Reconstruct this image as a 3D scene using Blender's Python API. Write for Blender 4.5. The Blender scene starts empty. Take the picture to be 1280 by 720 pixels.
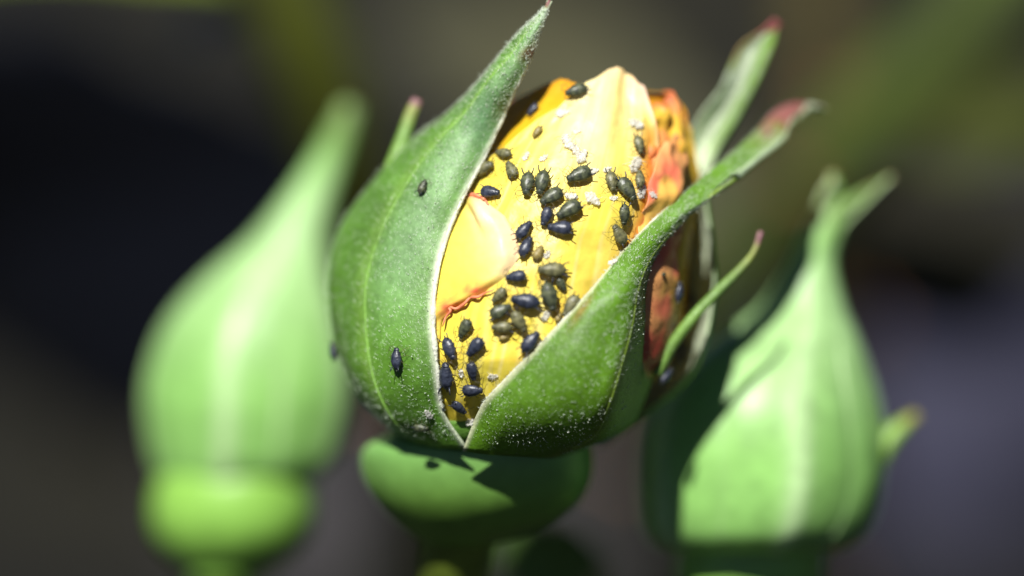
import bpy, math, random
import numpy as np
from mathutils import Vector, Matrix, noise
from mathutils.bvhtree import BVHTree

random.seed(7); np.random.seed(7)
scene = bpy.context.scene
COL = scene.collection

# ---------------------------------------------------------------- camera frame
# The bud cluster stands about 0.22 m above the soil.  u = right, v = up, w = towards the lens (millimetres).
PITCH = math.radians(18.0)
O = np.array([0.0, 0.0, 0.22])
U = np.array([1.0, 0.0, 0.0])
V = np.array([0.0, math.sin(PITCH), math.cos(PITCH)])
Wd = np.array([0.0, -math.cos(PITCH), math.sin(PITCH)])
FOC_W, DIST = 8.0, 250.0            # plane of sharp focus and lens distance from it, mm
CAM = O + Wd * (FOC_W + DIST) * 0.001

cam = bpy.data.objects.new('camera', bpy.data.cameras.new('camera')); COL.objects.link(cam)
cam.matrix_world = Matrix(((U[0], V[0], Wd[0], CAM[0]), (U[1], V[1], Wd[1], CAM[1]), (U[2], V[2], Wd[2], CAM[2]), (0, 0, 0, 1)))
cam.data.lens = 36.0 * DIST / 64.0
cam.data.sensor_width = 36.0
cam.data.clip_start = 0.005; cam.data.clip_end = 200.0
cam.data.dof.use_dof = True
cam.data.dof.focus_distance = DIST * 0.001
cam.data.dof.aperture_fstop = cam.data.lens / 23.0
cam.data.dof.aperture_blades = 9
scene.camera = cam

# ---------------------------------------------------------------- daylight
SUN = np.array([-0.19, 0.65, 0.735]); SUN /= np.linalg.norm(SUN)      # towards the sun, in the camera frame
SW = U * SUN[0] + V * SUN[1] + Wd * SUN[2]
world = bpy.data.worlds.new('World'); scene.world = world; world.use_nodes = True
wn = world.node_tree
sky = wn.nodes.new('ShaderNodeTexSky'); sky.sky_type = 'NISHITA'; sky.sun_disc = False
sky.sun_elevation = math.asin(SW[2]); sky.sun_rotation = math.atan2(SW[0], SW[1])
wn.links.new(sky.outputs[0], wn.nodes['Background'].inputs[0])
wn.nodes['Background'].inputs[1].default_value = 0.05
sky.air_density = 0.2; sky.dust_density = 0.1
sl = bpy.data.lights.new('sun', 'SUN'); sl.energy = 5.0; sl.angle = math.radians(0.53); sl.color = (1.0, 0.98, 0.94)
sun = bpy.data.objects.new('sun', sl); COL.objects.link(sun)
sun.rotation_euler = Vector((SW[0], SW[1], SW[2])).to_track_quat('Z', 'Y').to_euler()
sun.location = (0, 0, 2)
scene.view_settings.view_transform = 'Standard'; scene.view_settings.look = 'None'
scene.view_settings.exposure = 0.6; scene.view_settings.gamma = 1.0
scene.render.engine = 'CYCLES'
scene.cycles.use_denoising = True
scene.cycles.max_bounces = 8

# ---------------------------------------------------------------- helpers
def P(x, y, wpx):
    """photo direction (x, y) at depth wpx (1/20 mm towards the lens) -> world metres"""
    w = np.asarray(wpx, float) / 20.0
    k = (FOC_W + DIST - w) / DIST
    u = (np.asarray(x, float) - 640.0) / 20.0 * k
    v = (360.0 - np.asarray(y, float)) / 20.0 * k
    return O + 0.001 * (u[..., None] * U + v[..., None] * V + w[..., None] * Wd)

def PX(p):
    d = (np.asarray(p) - O) * 1000.0
    w = d @ Wd; k = (FOC_W + DIST - w) / DIST
    return 640 + 20 * (d @ U) / k, 360 - 20 * (d @ V) / k, w * 20

def cr(pts, n):
    """Catmull-Rom through pts (k, ..., d) -> n samples along the first axis"""
    p = np.asarray(pts, float); k = len(p)
    e = np.concatenate([[2 * p[0] - p[1]], p, [2 * p[-1] - p[-2]]])
    t = np.linspace(0, k - 1, n); i = np.minimum(t.astype(int), k - 2)
    f = (t - i).reshape((-1,) + (1,) * (p.ndim - 1))
    a, b, c, d = e[i], e[i + 1], e[i + 2], e[i + 3]
    return 0.5 * (2 * b + (c - a) * f + (2 * a - 5 * b + 4 * c - d) * f * f + (3 * b - 3 * c + d - a) * f ** 3)

def net(rows, nr, nc):
    p = np.array(rows, float)
    q = cr(p, nr)
    return cr(q.transpose(1, 0, 2), nc).transpose(1, 0, 2)

def normals(G):
    du = np.gradient(G, axis=0); dv = np.gradient(G, axis=1)
    n = np.cross(du, dv); l = np.linalg.norm(n, axis=-1, keepdims=True)
    return n / np.maximum(l, 1e-12)

def link(name, me, mat, parent=None, base=None):
    o = bpy.data.objects.new(name, me); COL.objects.link(o)
    if mat is not None and not me.materials: me.materials.append(mat)
    if parent is not None: o.parent = parent
    return o

def mesh(verts, faces, cols=None, smooth=True):
    me = bpy.data.meshes.new('m')
    me.from_pydata([tuple(v) for v in verts], [], faces)
    if smooth: me.polygons.foreach_set('use_smooth', [True] * len(me.polygons))
    if cols is not None:
        a = me.color_attributes.new('Col', 'FLOAT_COLOR', 'POINT')
        c = np.ones((len(verts), 4), np.float32); c[:, :3] = cols
        a.data.foreach_set('color', c.ravel())
    me.update()
    return me

def sheet(G, thick, colf=None, out=1, taper=True, closed=False):
    """grid of world points -> closed thin solid; out = sign of the outer side. Returns mesh and outer normals"""
    nr, nc, _ = G.shape
    N = normals(G) * out
    if taper:
        t = np.linspace(-1, 1, nc); s = np.linspace(0, 1, nr)
        th = thick * (0.35 + 0.65 * (1 - t[None, :] ** 4)) * np.ones((nr, 1))
    else: th = np.full((nr, nc), thick)
    A = G.reshape(-1, 3); B = (G - N * th[..., None]).reshape(-1, 3)
    idx = np.arange(nr * nc).reshape(nr, nc); off = nr * nc
    F = []
    a, b, c, d = idx[:-1, :-1].ravel(), idx[1:, :-1].ravel(), idx[1:, 1:].ravel(), idx[:-1, 1:].ravel()
    q = np.stack([a, b, c, d], 1)
    if out < 0: q = q[:, ::-1]
    F += q.tolist(); F += (q[:, ::-1] + off).tolist()
    ring = list(idx[0, :]) + list(idx[1:, -1]) + list(idx[-1, :-1][::-1]) + list(idx[1:-1, 0][::-1])
    for k in range(len(ring)):
        i, j = int(ring[k]), int(ring[(k + 1) % len(ring)])
        F.append([i, j, j + off, i + off] if out > 0 else [j, i, i + off, j + off])
    cols = None
    if colf is not None:
        s, t = np.meshgrid(np.linspace(0, 1, nr), np.linspace(-1, 1, nc), indexing='ij')
        cols = np.concatenate([colf(s, t, 0).reshape(-1, 3), colf(s, t, 1).reshape(-1, 3)])
    return mesh(np.concatenate([A, B]), F, cols), N

def tube_data(pts, rad, n=10, cap=True):
    pts = np.asarray(pts, float); k = len(pts); rad = np.broadcast_to(np.asarray(rad, float), (k,))
    T = np.gradient(pts, axis=0); T /= np.maximum(np.linalg.norm(T, axis=1, keepdims=True), 1e-12)
    ref = np.array([0.13, 0.21, 0.97]) if abs(T[0] @ np.array([0.13, 0.21, 0.97])) < 0.9 else np.array([1.0, 0.1, 0.0])
    x = np.cross(T[0], ref); x /= np.linalg.norm(x)
    V_, F = [], []
    for i in range(k):
        x = x - T[i] * (x @ T[i]); x /= np.linalg.norm(x); y = np.cross(T[i], x)
        for j in range(n):
            a = 2 * math.pi * j / n
            V_.append(pts[i] + rad[i] * (math.cos(a) * x + math.sin(a) * y))
    for i in range(k - 1):
        for j in range(n):
            F.append([i * n + j, i * n + (j + 1) % n, (i + 1) * n + (j + 1) % n, (i + 1) * n + j])
    if cap:
        F.append(list(range(n))[::-1]); F.append([(k - 1) * n + j for j in range(n)])
    return V_, F

def tube(pts, rad, n=10):
    v, f = tube_data(pts, rad, n); return mesh(v, f)

def thing(name, label, cat, loc, group=None):
    o = bpy.data.objects.new(name, None); COL.objects.link(o)
    o.empty_display_size = 0.002
    o.location = tuple(loc); o['label'] = label; o['category'] = cat
    if group: o['group'] = group
    return o

def part(name, me, mat, parent, loc):
    """mesh in world coordinates -> child of an unrotated parent whose world location is loc"""
    v = np.empty(len(me.vertices) * 3, np.float32); me.vertices.foreach_get('co', v)
    v = v.reshape(-1, 3) - np.asarray(loc, np.float32); me.vertices.foreach_set('co', v.ravel()); me.update()
    return link(name, me, mat, parent)

def lerp(a, b, t): 
    t = np.asarray(t, float)[..., None]
    return np.asarray(a, float) * (1 - t) + np.asarray(b, float) * t

def sstep(a, b, x):
    t = np.clip((np.asarray(x, float) - a) / (b - a), 0, 1); return t * t * (3 - 2 * t)

def nz(x, y, z=0.0): return noise.noise((float(x), float(y), float(z)))
NZ = np.vectorize(nz)

# ---------------------------------------------------------------- materials
def mat_base(name):
    m = bpy.data.materials.new(name); m.use_nodes = True
    nt = m.node_tree; nt.nodes.clear()
    out = nt.nodes.new('ShaderNodeOutputMaterial')
    return m, nt, out

def plant_mat(name, color=None, attr=True, rough=0.5, spec=0.5, transl=0.2, nscale=1800, nvar=0.35, bump=0.00004, bscale=6000,
              tcol=None, speck=0.0, speck_scale=5200, speck_col=(0.8, 0.9, 0.75), sheen=0.0, coat=0.0, big=260, bigvar=0.25):
    m, nt, out = mat_base(name); N = nt.nodes; L = nt.links
    tc = N.new('ShaderNodeTexCoord')
    if attr:
        c = N.new('ShaderNodeAttribute'); c.attribute_name = 'Col'; csock = c.outputs['Color']
    else:
        c = N.new('ShaderNodeRGB'); c.outputs[0].default_value = (*color, 1); csock = c.outputs[0]
    def vary(csock, scale, amt, detail):
        n = N.new('ShaderNodeTexNoise'); n.inputs['Scale'].default_value = scale; n.inputs['Detail'].default_value = detail
        L.new(tc.outputs['Object'], n.inputs['Vector'])
        mr = N.new('ShaderNodeMapRange'); mr.inputs[1].default_value = 0.3; mr.inputs[2].default_value = 0.7
        mr.inputs[3].default_value = 1 - amt; mr.inputs[4].default_value = 1 + amt
        L.new(n.outputs['Fac'], mr.inputs[0])
        vm = N.new('ShaderNodeVectorMath'); vm.operation = 'SCALE'
        L.new(csock, vm.inputs[0]); L.new(mr.outputs[0], vm.inputs['Scale'])
        return vm.outputs[0]
    csock = vary(csock, nscale, nvar, 4)
    csock = vary(csock, big, bigvar, 2)
    if speck > 0:
        v = N.new('ShaderNodeTexVoronoi'); v.inputs['Scale'].default_value = speck_scale
        L.new(tc.outputs['Object'], v.inputs['Vector'])
        lt = N.new('ShaderNodeMath'); lt.operation = 'LESS_THAN'; lt.inputs[1].default_value = 0.22
        L.new(v.outputs['Distance'], lt.inputs[0])
        n2 = N.new('ShaderNodeTexNoise'); n2.inputs['Scale'].default_value = 900
        L.new(tc.outputs['Object'], n2.inputs['Vector'])
        mr2 = N.new('ShaderNodeMapRange'); mr2.inputs[1].default_value = 0.45; mr2.inputs[2].default_value = 0.65
        mr2.inputs[3].default_value = 0; mr2.inputs[4].default_value = speck
        L.new(n2.outputs['Fac'], mr2.inputs[0])
        mu = N.new('ShaderNodeMath'); mu.operation = 'MULTIPLY'
        L.new(lt.outputs[0], mu.inputs[0]); L.new(mr2.outputs[0], mu.inputs[1])
        mx = N.new('ShaderNodeMix'); mx.data_type = 'RGBA'
        L.new(mu.outputs[0], mx.inputs['Factor']); L.new(csock, mx.inputs['A']); mx.inputs['B'].default_value = (*speck_col, 1)
        csock = mx.outputs['Result']
    b = N.new('ShaderNodeBsdfPrincipled')
    L.new(csock, b.inputs['Base Color'])
    b.inputs['Roughness'].default_value = rough
    b.inputs['Specular IOR Level'].default_value = spec
    b.inputs['Sheen Weight'].default_value = sheen
    b.inputs['Coat Weight'].default_value = coat; b.inputs['Coat Roughness'].default_value = 0.15
    if bump > 0:
        nb = N.new('ShaderNodeTexNoise'); nb.inputs['Scale'].default_value = bscale; nb.inputs['Detail'].default_value = 3
        L.new(tc.outputs['Object'], nb.inputs['Vector'])
        bp = N.new('ShaderNodeBump'); bp.inputs['Strength'].default_value = 1.0; bp.inputs['Distance'].default_value = bump
        L.new(nb.outputs['Fac'], bp.inputs['Height']); L.new(bp.outputs[0], b.inputs['Normal'])
    sh = b.outputs[0]
    if transl > 0:
        tr = N.new('ShaderNodeBsdfTranslucent')
        if tcol: tr.inputs['Color'].default_value = (*tcol, 1)
        else: L.new(csock, tr.inputs['Color'])
        mxs = N.new('ShaderNodeMixShader'); mxs.inputs[0].default_value = transl
        L.new(sh, mxs.inputs[1]); L.new(tr.outputs[0], mxs.inputs[2]); sh = mxs.outputs[0]
    L.new(sh, out.inputs['Surface'])
    return m

M = {}
M['sepal'] = plant_mat('sepal_green', rough=0.5, spec=0.45, transl=0.10, nscale=2400, nvar=0.20, bump=0.00004, bscale=5200, speck=0.30, sheen=0.0)
M['petal'] = plant_mat('petal_tissue', rough=0.42, spec=0.4, transl=0.22, nscale=1500, nvar=0.08, bump=0.00007, bscale=900, big=220, bigvar=0.07)
M['hip'] = plant_mat('hip_skin', rough=0.4, spec=0.5, transl=0.0, nscale=700, nvar=0.10, bump=0.00001, bscale=3000, bigvar=0.10)
M['bud'] = plant_mat('closed_sepal', rough=0.42, spec=0.5, transl=0.08, nscale=900, nvar=0.10, bump=0.00003, bscale=2500, bigvar=0.12)
M['stem'] = plant_mat('stem_skin', color=(0.10, 0.14, 0.015), attr=False, rough=0.45, transl=0.0, nscale=500, nvar=0.2, bump=0.00003, bscale=2500)
M['margin'] = plant_mat('woolly_margin', color=(0.74, 0.76, 0.62), attr=False, rough=0.8, spec=0.2, transl=0.2, nscale=3000, nvar=0.25, bump=0.0001, bscale=5000)
M['hair'] = plant_mat('plant_hair', color=(0.72, 0.80, 0.66), attr=False, rough=0.35, spec=0.6, transl=0.35, nvar=0.05, bump=0, bigvar=0.05)
M['leaf'] = plant_mat('leaf_blade', rough=0.45, transl=0.18, nscale=400, nvar=0.15, bump=0.0001, bscale=900, big=60)
M['cane'] = plant_mat('cane_bark', attr=True, rough=0.5, transl=0.0, nscale=300, nvar=0.2, bump=0.0001, bscale=900, big=50)

# ---------------------------------------------------------------- the setting: dark garden soil
def soil_mat():
    m, nt, out = mat_base('garden_soil'); N = nt.nodes; L = nt.links
    tc = N.new('ShaderNodeTexCoord')
    n1 = N.new('ShaderNodeTexNoise'); n1.inputs['Scale'].default_value = 7; n1.inputs['Detail'].default_value = 5
    L.new(tc.outputs['Object'], n1.inputs['Vector'])
    cr_ = N.new('ShaderNodeValToRGB'); e = cr_.color_ramp.elements
    e[0].position = 0.36; e[0].color = (0.006, 0.006, 0.008, 1)
    e[1].position = 0.66; e[1].color = (0.028, 0.026, 0.017, 1)
    k = e.new(0.5); k.color = (0.010, 0.0098, 0.0062, 1)
    L.new(n1.outputs['Fac'], cr_.inputs[0])
    b = N.new('ShaderNodeBsdfPrincipled'); b.inputs['Roughness'].default_value = 0.9
    b.inputs['Specular IOR Level'].default_value = 0.15
    L.new(cr_.outputs[0], b.inputs['Base Color'])
    n2 = N.new('ShaderNodeTexNoise'); n2.inputs['Scale'].default_value = 160; n2.inputs['Detail'].default_value = 6
    L.new(tc.outputs['Object'], n2.inputs['Vector'])
    bp = N.new('ShaderNodeBump'); bp.inputs['Strength'].default_value = 1; bp.inputs['Distance'].default_value = 0.006
    L.new(n2.outputs['Fac'], bp.inputs['Height']); L.new(bp.outputs[0], b.inputs['Normal'])
    L.new(b.outputs[0], out.inputs['Surface'])
    return m

gx = np.concatenate([-np.geomspace(60, 0.9, 12), np.linspace(-0.8, 0.8, 61), np.geomspace(0.9, 60, 12)])
gy = np.concatenate([-np.geomspace(60, 0.7, 12), np.linspace(-0.6, 1.6, 81), np.geomspace(1.8, 60, 12)])
X, Y = np.meshgrid(gx, gy, indexing='ij')
Z = np.where((np.abs(X) < 1) & (np.abs(Y) < 2), 0.012 * NZ(X * 9, Y * 9) + 0.006 * NZ(X * 30, Y * 30, 3), 0.0)
gv = np.stack([X, Y, Z], -1).reshape(-1, 3); n2 = len(gy)
gf = [[i * n2 + j, (i + 1) * n2 + j, (i + 1) * n2 + j + 1, i * n2 + j + 1] for i in range(len(gx) - 1) for j in range(n2 - 1)]
soil = link('soil', mesh(gv, gf), soil_mat()); soil['kind'] = 'structure'

# ---------------------------------------------------------------- the open bud
PROF = np.array([  # y, centre x, radius of the petal ball (photo scale)
    (40, 770, 40), (60, 765, 60), (85, 757, 78), (110, 748, 97), (150, 735, 122), (200, 716, 150), (250, 702, 170), (300, 681, 181),
    (350, 669, 191), (400, 660, 194), (450, 650, 190), (500, 635, 165), (540, 622, 120), (560, 615, 90)], float)
def cxr(y): return np.interp(y, PROF[:, 0], PROF[:, 1]), np.interp(y, PROF[:, 0], PROF[:, 2])
def petW(x, y):
    c, r = cxr(y); return math.sqrt(max(r * r - (x - c) ** 2, 0))

base_bud = P(600, 655, 0)
bud = thing('rose_bud', 'opening yellow rose bud covered in dark aphids, green sepals peeling back', 'rose bud', base_bud)

YEL = (0.87, 0.73, 0.08); CREAM = (0.93, 0.84, 0.50); ORA = (0.80, 0.30, 0.02); RED = (0.82, 0.17, 0.10); PINK = (0.88, 0.50, 0.33)

def petal(name, th, ytop, ybot, offf, colf, nr=70, nc=70, wav=3.0, seed=0.0, thick=0.00018):
    """th: (start, end) angles round the bud axis in degrees (0 = towards the lens); ytop: list of (deg, y) of the upper edge"""
    t = np.linspace(th[0], th[1], nc); yt = np.interp(t, [a for a, _ in ytop], [b for _, b in ytop])
    yt = yt + 2.2 * NZ(t * 0.22, seed, 1.7)
    s = np.linspace(0, 1, nr)[:, None]
    y = ybot + (yt[None, :] - ybot) * s
    T = np.broadcast_to(t[None, :], y.shape)
    c, r = cxr(y)
    off = offf(s * np.ones_like(T), T, y) + wav * NZ(T * 0.03 + seed, y * 0.012, seed) + 0.5 * wav * NZ(T * 0.10, y * 0.03, seed + 5) + 0.2 * wav * NZ(T * 0.25, y * 0.07, seed + 9)
    R = r + off
    a = np.radians(T)
    G = P(c + R * np.sin(a), y, R * np.cos(a))
    Xp = c + R * np.sin(a)
    def cf(ss, tt, side):
        return colf(s * np.ones_like(T), T, Xp, y)
    N = normals(G); mid = G[nr // 2, nc // 2]; 
    ax = P(cxr(y[nr // 2, nc // 2])[0], y[nr // 2, nc // 2], 0)
    out = 1 if (N[nr // 2, nc // 2] @ (mid - ax)) > 0 else -1
    me, _ = sheet(G, thick, cf, out)
    return part(name, me, M['petal'], bud, base_bud)

def mixc(c, d, f): 
    f = np.clip(np.asarray(f, float), 0, 1)[..., None]
    return c * (1 - f) + np.asarray(d, float) * f

# core of tightly rolled inner petals
def core():
    ys = np.linspace(118, 556, 40); n = 48; v = []
    for y in ys:
        c, r = cxr(y); r = r - 9
        for j in range(n):
            a = 2 * math.pi * j / n
            rr = r + 2.5 * math.sin(3 * a + y * 0.03)
            v.append((c + rr * math.sin(a), y, rr * math.cos(a)))
    v = np.array(v); W = P(v[:, 0], v[:, 1], v[:, 2])
    f = [[i * n + j, i * n + (j + 1) % n, (i + 1) * n + (j + 1) % n, (i + 1) * n + j] for i in range(39) for j in range(n)]
    f += [list(range(n)), [39 * n + j for j in range(n)][::-1]]
    return mesh(W, f, np.tile(np.array([0.78, 0.36, 0.02]), (len(v), 1)))
part('inner_petal', core(), M['petal'], bud, base_bud)

def col_front(s, T, x, y):
    c = np.broadcast_to(np.array(YEL), x.shape + (3,)).copy()
    g = np.exp(-((x - 752) / 62) ** 2) * (1 - sstep(150, 262, y)); c = mixc(c, CREAM, 0.95 * g)
    g = np.exp(-((x - 745) / 55) ** 2 - ((y - 350) / 70) ** 2); c = mixc(c, (0.90, 0.66, 0.09), 0.7 * g)
    streak = 0.5 + 0.5 * NZ(T * 0.16, y * 0.006, 9.0); c = mixc(c, (0.93, 0.72, 0.16), 0.5 * streak * (1 - sstep(280, 520, y)))
    top = 1 - sstep(0, 0.05, 1 - s); c = mixc(c, (0.92, 0.62, 0.42), 0.7 * top * sstep(-10, 15, T))
    e = sstep(26, 41, T + 4 * NZ(y * 0.02, 3.3)); c = mixc(c, ORA, 0.75 * e * sstep(130, 175, y))
    e = sstep(36, 45, T + 5 * NZ(y * 0.03, 8.3)); c = mixc(c, (0.76, 0.16, 0.05), 0.9 * e * sstep(165, 200, y))
    vein = NZ(T * 0.55, y * 0.004, 21.0); c = mixc(c, (0.92, 0.80, 0.34), 0.55 * sstep(0.05, 0.5, vein)); c = mixc(c, (0.86, 0.66, 0.06), 0.30 * sstep(0.1, 0.5, -vein))
    st = NZ(x * 0.035, y * 0.035, 31.0); c = mixc(c, (0.84, 0.50, 0.06), 0.40 * sstep(0.18, 0.5, st) * sstep(200, 260, y))
    g = np.exp(-((x - 772) / 11) ** 2 - ((y - 190) / 60) ** 2); c = mixc(c, (0.66, 0.56, 0.04), 0.55 * g)  # fold shading along the valley, painted in greenish yellow
    c = mixc(c, (0.92, 0.66, 0.52), 0.75 * sstep(24, 34, T) * (1 - sstep(125, 150, y)))
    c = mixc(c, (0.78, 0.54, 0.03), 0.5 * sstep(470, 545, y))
    return c
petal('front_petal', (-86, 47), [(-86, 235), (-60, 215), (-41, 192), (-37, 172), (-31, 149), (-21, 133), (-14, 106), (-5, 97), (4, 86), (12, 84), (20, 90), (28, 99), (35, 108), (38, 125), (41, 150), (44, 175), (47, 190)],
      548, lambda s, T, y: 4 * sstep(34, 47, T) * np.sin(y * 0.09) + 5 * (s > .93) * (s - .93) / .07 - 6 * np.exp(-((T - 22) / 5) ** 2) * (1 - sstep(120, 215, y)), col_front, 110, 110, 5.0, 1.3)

def col_leftback(s, T, x, y):
    c = np.broadcast_to(np.array((0.72, 0.42, 0.015)), x.shape + (3,)).copy()
    c = mixc(c, (0.82, 0.30, 0.02), 0.8 * sstep(0.90, 1.0, s) * sstep(-60, -25, T))
    return mixc(c, (0.78, 0.50, 0.02), 0.7 * (0.5 + 0.9 * NZ(T * 0.08, y * 0.03, 4)))
petal('side_petal', (-100, 6), [(-100, 170), (-85, 158), (-77, 146), (-67, 121), (-50, 107), (-35, 98), (-25, 101), (-15, 106), (6, 112)],
      400, lambda s, T, y: -5 + 4 * sstep(0.9, 1, s) + 4 * np.exp(-((y - 140) / 12.) ** 2), col_leftback, 60, 60, 4.0, 2.7)

def col_right(s, T, x, y):
    c = np.broadcast_to(np.array((0.86, 0.54, 0.06)), x.shape + (3,)).copy()
    n = NZ(T * 0.09, y * 0.03, 3.1)
    c = mixc(c, (0.80, 0.34, 0.10), sstep(-0.05, 0.35, n) * (1 - sstep(195, 240, y)))
    e = 1 - sstep(40, 60, T + 14 * NZ(y * 0.03, T * 0.04, 1.0)); c = mixc(c, (0.74, 0.20, 0.08), 0.85 * e * sstep(165, 190, y))
    c = mixc(c, (0.55, 0.12, 0.06), 0.8 * sstep(0.965, 1.0, s + 0.02 * NZ(T * .3, 1.)))
    e = np.exp(-((T - 57) / 10) ** 2) * sstep(250, 320, y); c = mixc(c, RED, 0.9 * e)
    return mixc(c, (0.86, 0.60, 0.03), 0.85 * np.exp(-((T - 76) / 8) ** 2) * sstep(180, 220, y))
def crum(s, T, y):
    f = sstep(0.66, 0.9, s)
    n = NZ(T * 0.07, y * 0.030, 12.0) * 16 + NZ(T * 0.16, y * 0.05, 4.0) * 5 + NZ(T * 0.4, y * 0.13, 8.0) * 0.8
    return -3 - 14 * (1 - sstep(36, 47, T)) + f * (n + 4) + 3.0 * np.sin(T * 0.5 + 1) * sstep(.4, .8, s)
petal('crumpled_petal', (30, 112), [(30, 140), (36, 128), (42, 136), (47, 126), (52, 134), (58, 124), (64, 116), (71, 112), (76, 121), (80, 138), (85, 134), (92, 150), (112, 158)],
      546, crum, col_right, 130, 120, 3.0, 5.1)
def col_red(s, T, x, y):
    c = np.broadcast_to(np.array((0.84, 0.40, 0.14)), x.shape + (3,)).copy()
    c = mixc(c, (0.82, 0.20, 0.11), sstep(-0.25, 0.25, NZ(T * 0.07, y * 0.025, 6.6)) * sstep(185, 215, y))
    c = mixc(c, (0.85, 0.55, 0.10), 0.8 * sstep(.25, .6, NZ(T * 0.10, y * 0.022, 16.6)))
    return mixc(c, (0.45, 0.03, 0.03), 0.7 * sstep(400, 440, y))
def rollo(s, T, y):
    return 3 + 6 * np.sin((T - 38) / 30 * math.pi) * (0.3 + .7 * sstep(.2, .8, s)) + sstep(.35, .75, s) * (NZ(T * 0.10, y * 0.035, 2.0) * 10 + NZ(T * 0.25, y * 0.08, 5.0) * 2)
petal('rolled_petal', (38, 68), [(38, 235), (43, 196), (48, 176), (53, 182), (58, 166), (63, 178), (68, 200)], 500, rollo, col_red, 100, 50, 2.0, 7.7)

def col_tongue(s, T, x, y):
    c = np.broadcast_to(np.array((0.88, 0.73, 0.10)), x.shape + (3,)).copy()
    g = np.exp(-((x - 625) / 38) ** 2 - ((y - 305) / 38) ** 2); c = mixc(c, (0.92, 0.68, 0.36), 0.9 * g)
    g = np.exp(-((x - 602) / 12) ** 2 - ((y - 262) / 18) ** 2); c = mixc(c, (0.95, 0.80, 0.62), 0.8 * g)
    return c
# left petal with a rolled, red-rimmed lip
def tongue():
    ys = [238, 250, 270, 300, 320, 345, 368, 385, 400, 430, 470]
    xs = [583, 608, 632, 648, 653, 640, 604, 570, 553, 547, 540]
    nr, nc = 80, 60
    y = np.linspace(238, 470, nr); xe = np.interp(y, ys, xs) + 3.0 * NZ(y * 0.06, 2.2)
    c, r = cxr(y); te = np.degrees(np.arcsin(np.clip((xe - c) / r, -1, 1)))
    t = np.linspace(0, 1, nc)
    T = -92 + (te[:, None] + 92) * t[None, :]
    yy = np.broadcast_to(y[:, None], T.shape); 
    lip = sstep(0.70, 0.93, t) * 4 - sstep(0.93, 1, t) * 8.5
    low = sstep(0, 0.08, (yy - 238) / 232)
    off = 3 * low + (lip[None, :]) * (0.35 + 0.65 * low)
    xx0 = c[:, None] + r[:, None] * np.sin(np.radians(T))
    off = off + 7 * np.exp(-((xx0 - 606) / 11) ** 2 - ((yy - 266) / 20) ** 2) - 5 * np.exp(-((xx0 - 588 - 0.5 * (yy - 262)) / 6) ** 2) * np.exp(-((yy - 272) / 22) ** 2)
    off = off + 4 * np.exp(-((xx0 - 625) / 26) ** 2 - ((yy - 312) / 26) ** 2) + 2.5 * NZ(T * 0.07, yy * 0.02, 3)
    R = r[:, None] + off; a = np.radians(T)
    x = c[:, None] + R * np.sin(a)
    G = P(x, yy, R * np.cos(a))
    def cf(s, tt, side):
        cc = col_tongue(s, T, x, yy)
        rim = sstep(0.86, 0.985, t)[None, :] * np.ones_like(T)
        cc = mixc(cc, (0.90, 0.66, 0.44), 0.75 * rim * (1 - sstep(335, 355, yy)))
        blot = 1.2 * np.exp(-((x - 560) / 15) ** 2 - ((yy - 386) / 13) ** 2) + np.exp(-((x - 596) / 20) ** 2 - ((yy - 364) / 9) ** 2)
        cc = mixc(cc, (0.85, 0.16, 0.07), blot * (0.55 + 0.6 * NZ(x * 0.15, yy * 0.15, 2.0)) * 1.3)
        cc = mixc(cc, (0.84, 0.40, 0.14), 0.25 * sstep(0.9, 1, t)[None, :] * sstep(345, 360, yy))
        tp = (1 - sstep(240, 252, yy)) * sstep(.75, .9, t)[None, :]
        return mixc(cc, (0.84, 0.22, 0.14), 0.85 * tp)
    me, _ = sheet(G, 0.0002, cf, -1 if normals(G)[40, 30] @ (G[40, 30] - P(676., 350., 0.)) < 0 else 1)
    o = part('folded_petal', me, M['petal'], bud, base_bud)
    for path, rad in (([(574, 254), (579, 247), (588, 243), (598, 245), (606, 250), (611, 257)], 2.6), ([(553, 408), (557, 397), (563, 389), (561, 383), (570, 386), (580, 380), (588, 372), (598, 371), (607, 366), (618, 362)], 2.0)):
        q = cr(np.array([(a, b, petW(a, b) + 4.0) for a, b in path], float), 40)
        q[:, 2] += 1.5 * np.sin(np.arange(40) * .9)
        v, f = tube_data(P(q[:, 0], q[:, 1], q[:, 2]), 5e-5 * rad * np.interp(np.linspace(0, 1, 40), [0, .15, .5, .85, 1], [.25, .9, 1, .8, .2]) * (1 + .15 * np.sin(np.arange(40) * .7)), 8)
        part('curled_rim', mesh(v, f, np.tile(np.array((.87, .29, .15)), (len(v), 1))), M['petal'], o, base_bud)
    return o
tongue()
petal('back_petal', (90, 272), [(90, 140), (130, 120), (180, 112), (230, 122), (272, 165)], 546, lambda s, T, y: -2 + 3 * s, col_leftback, 40, 60, 4.0, 8.8)

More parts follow.
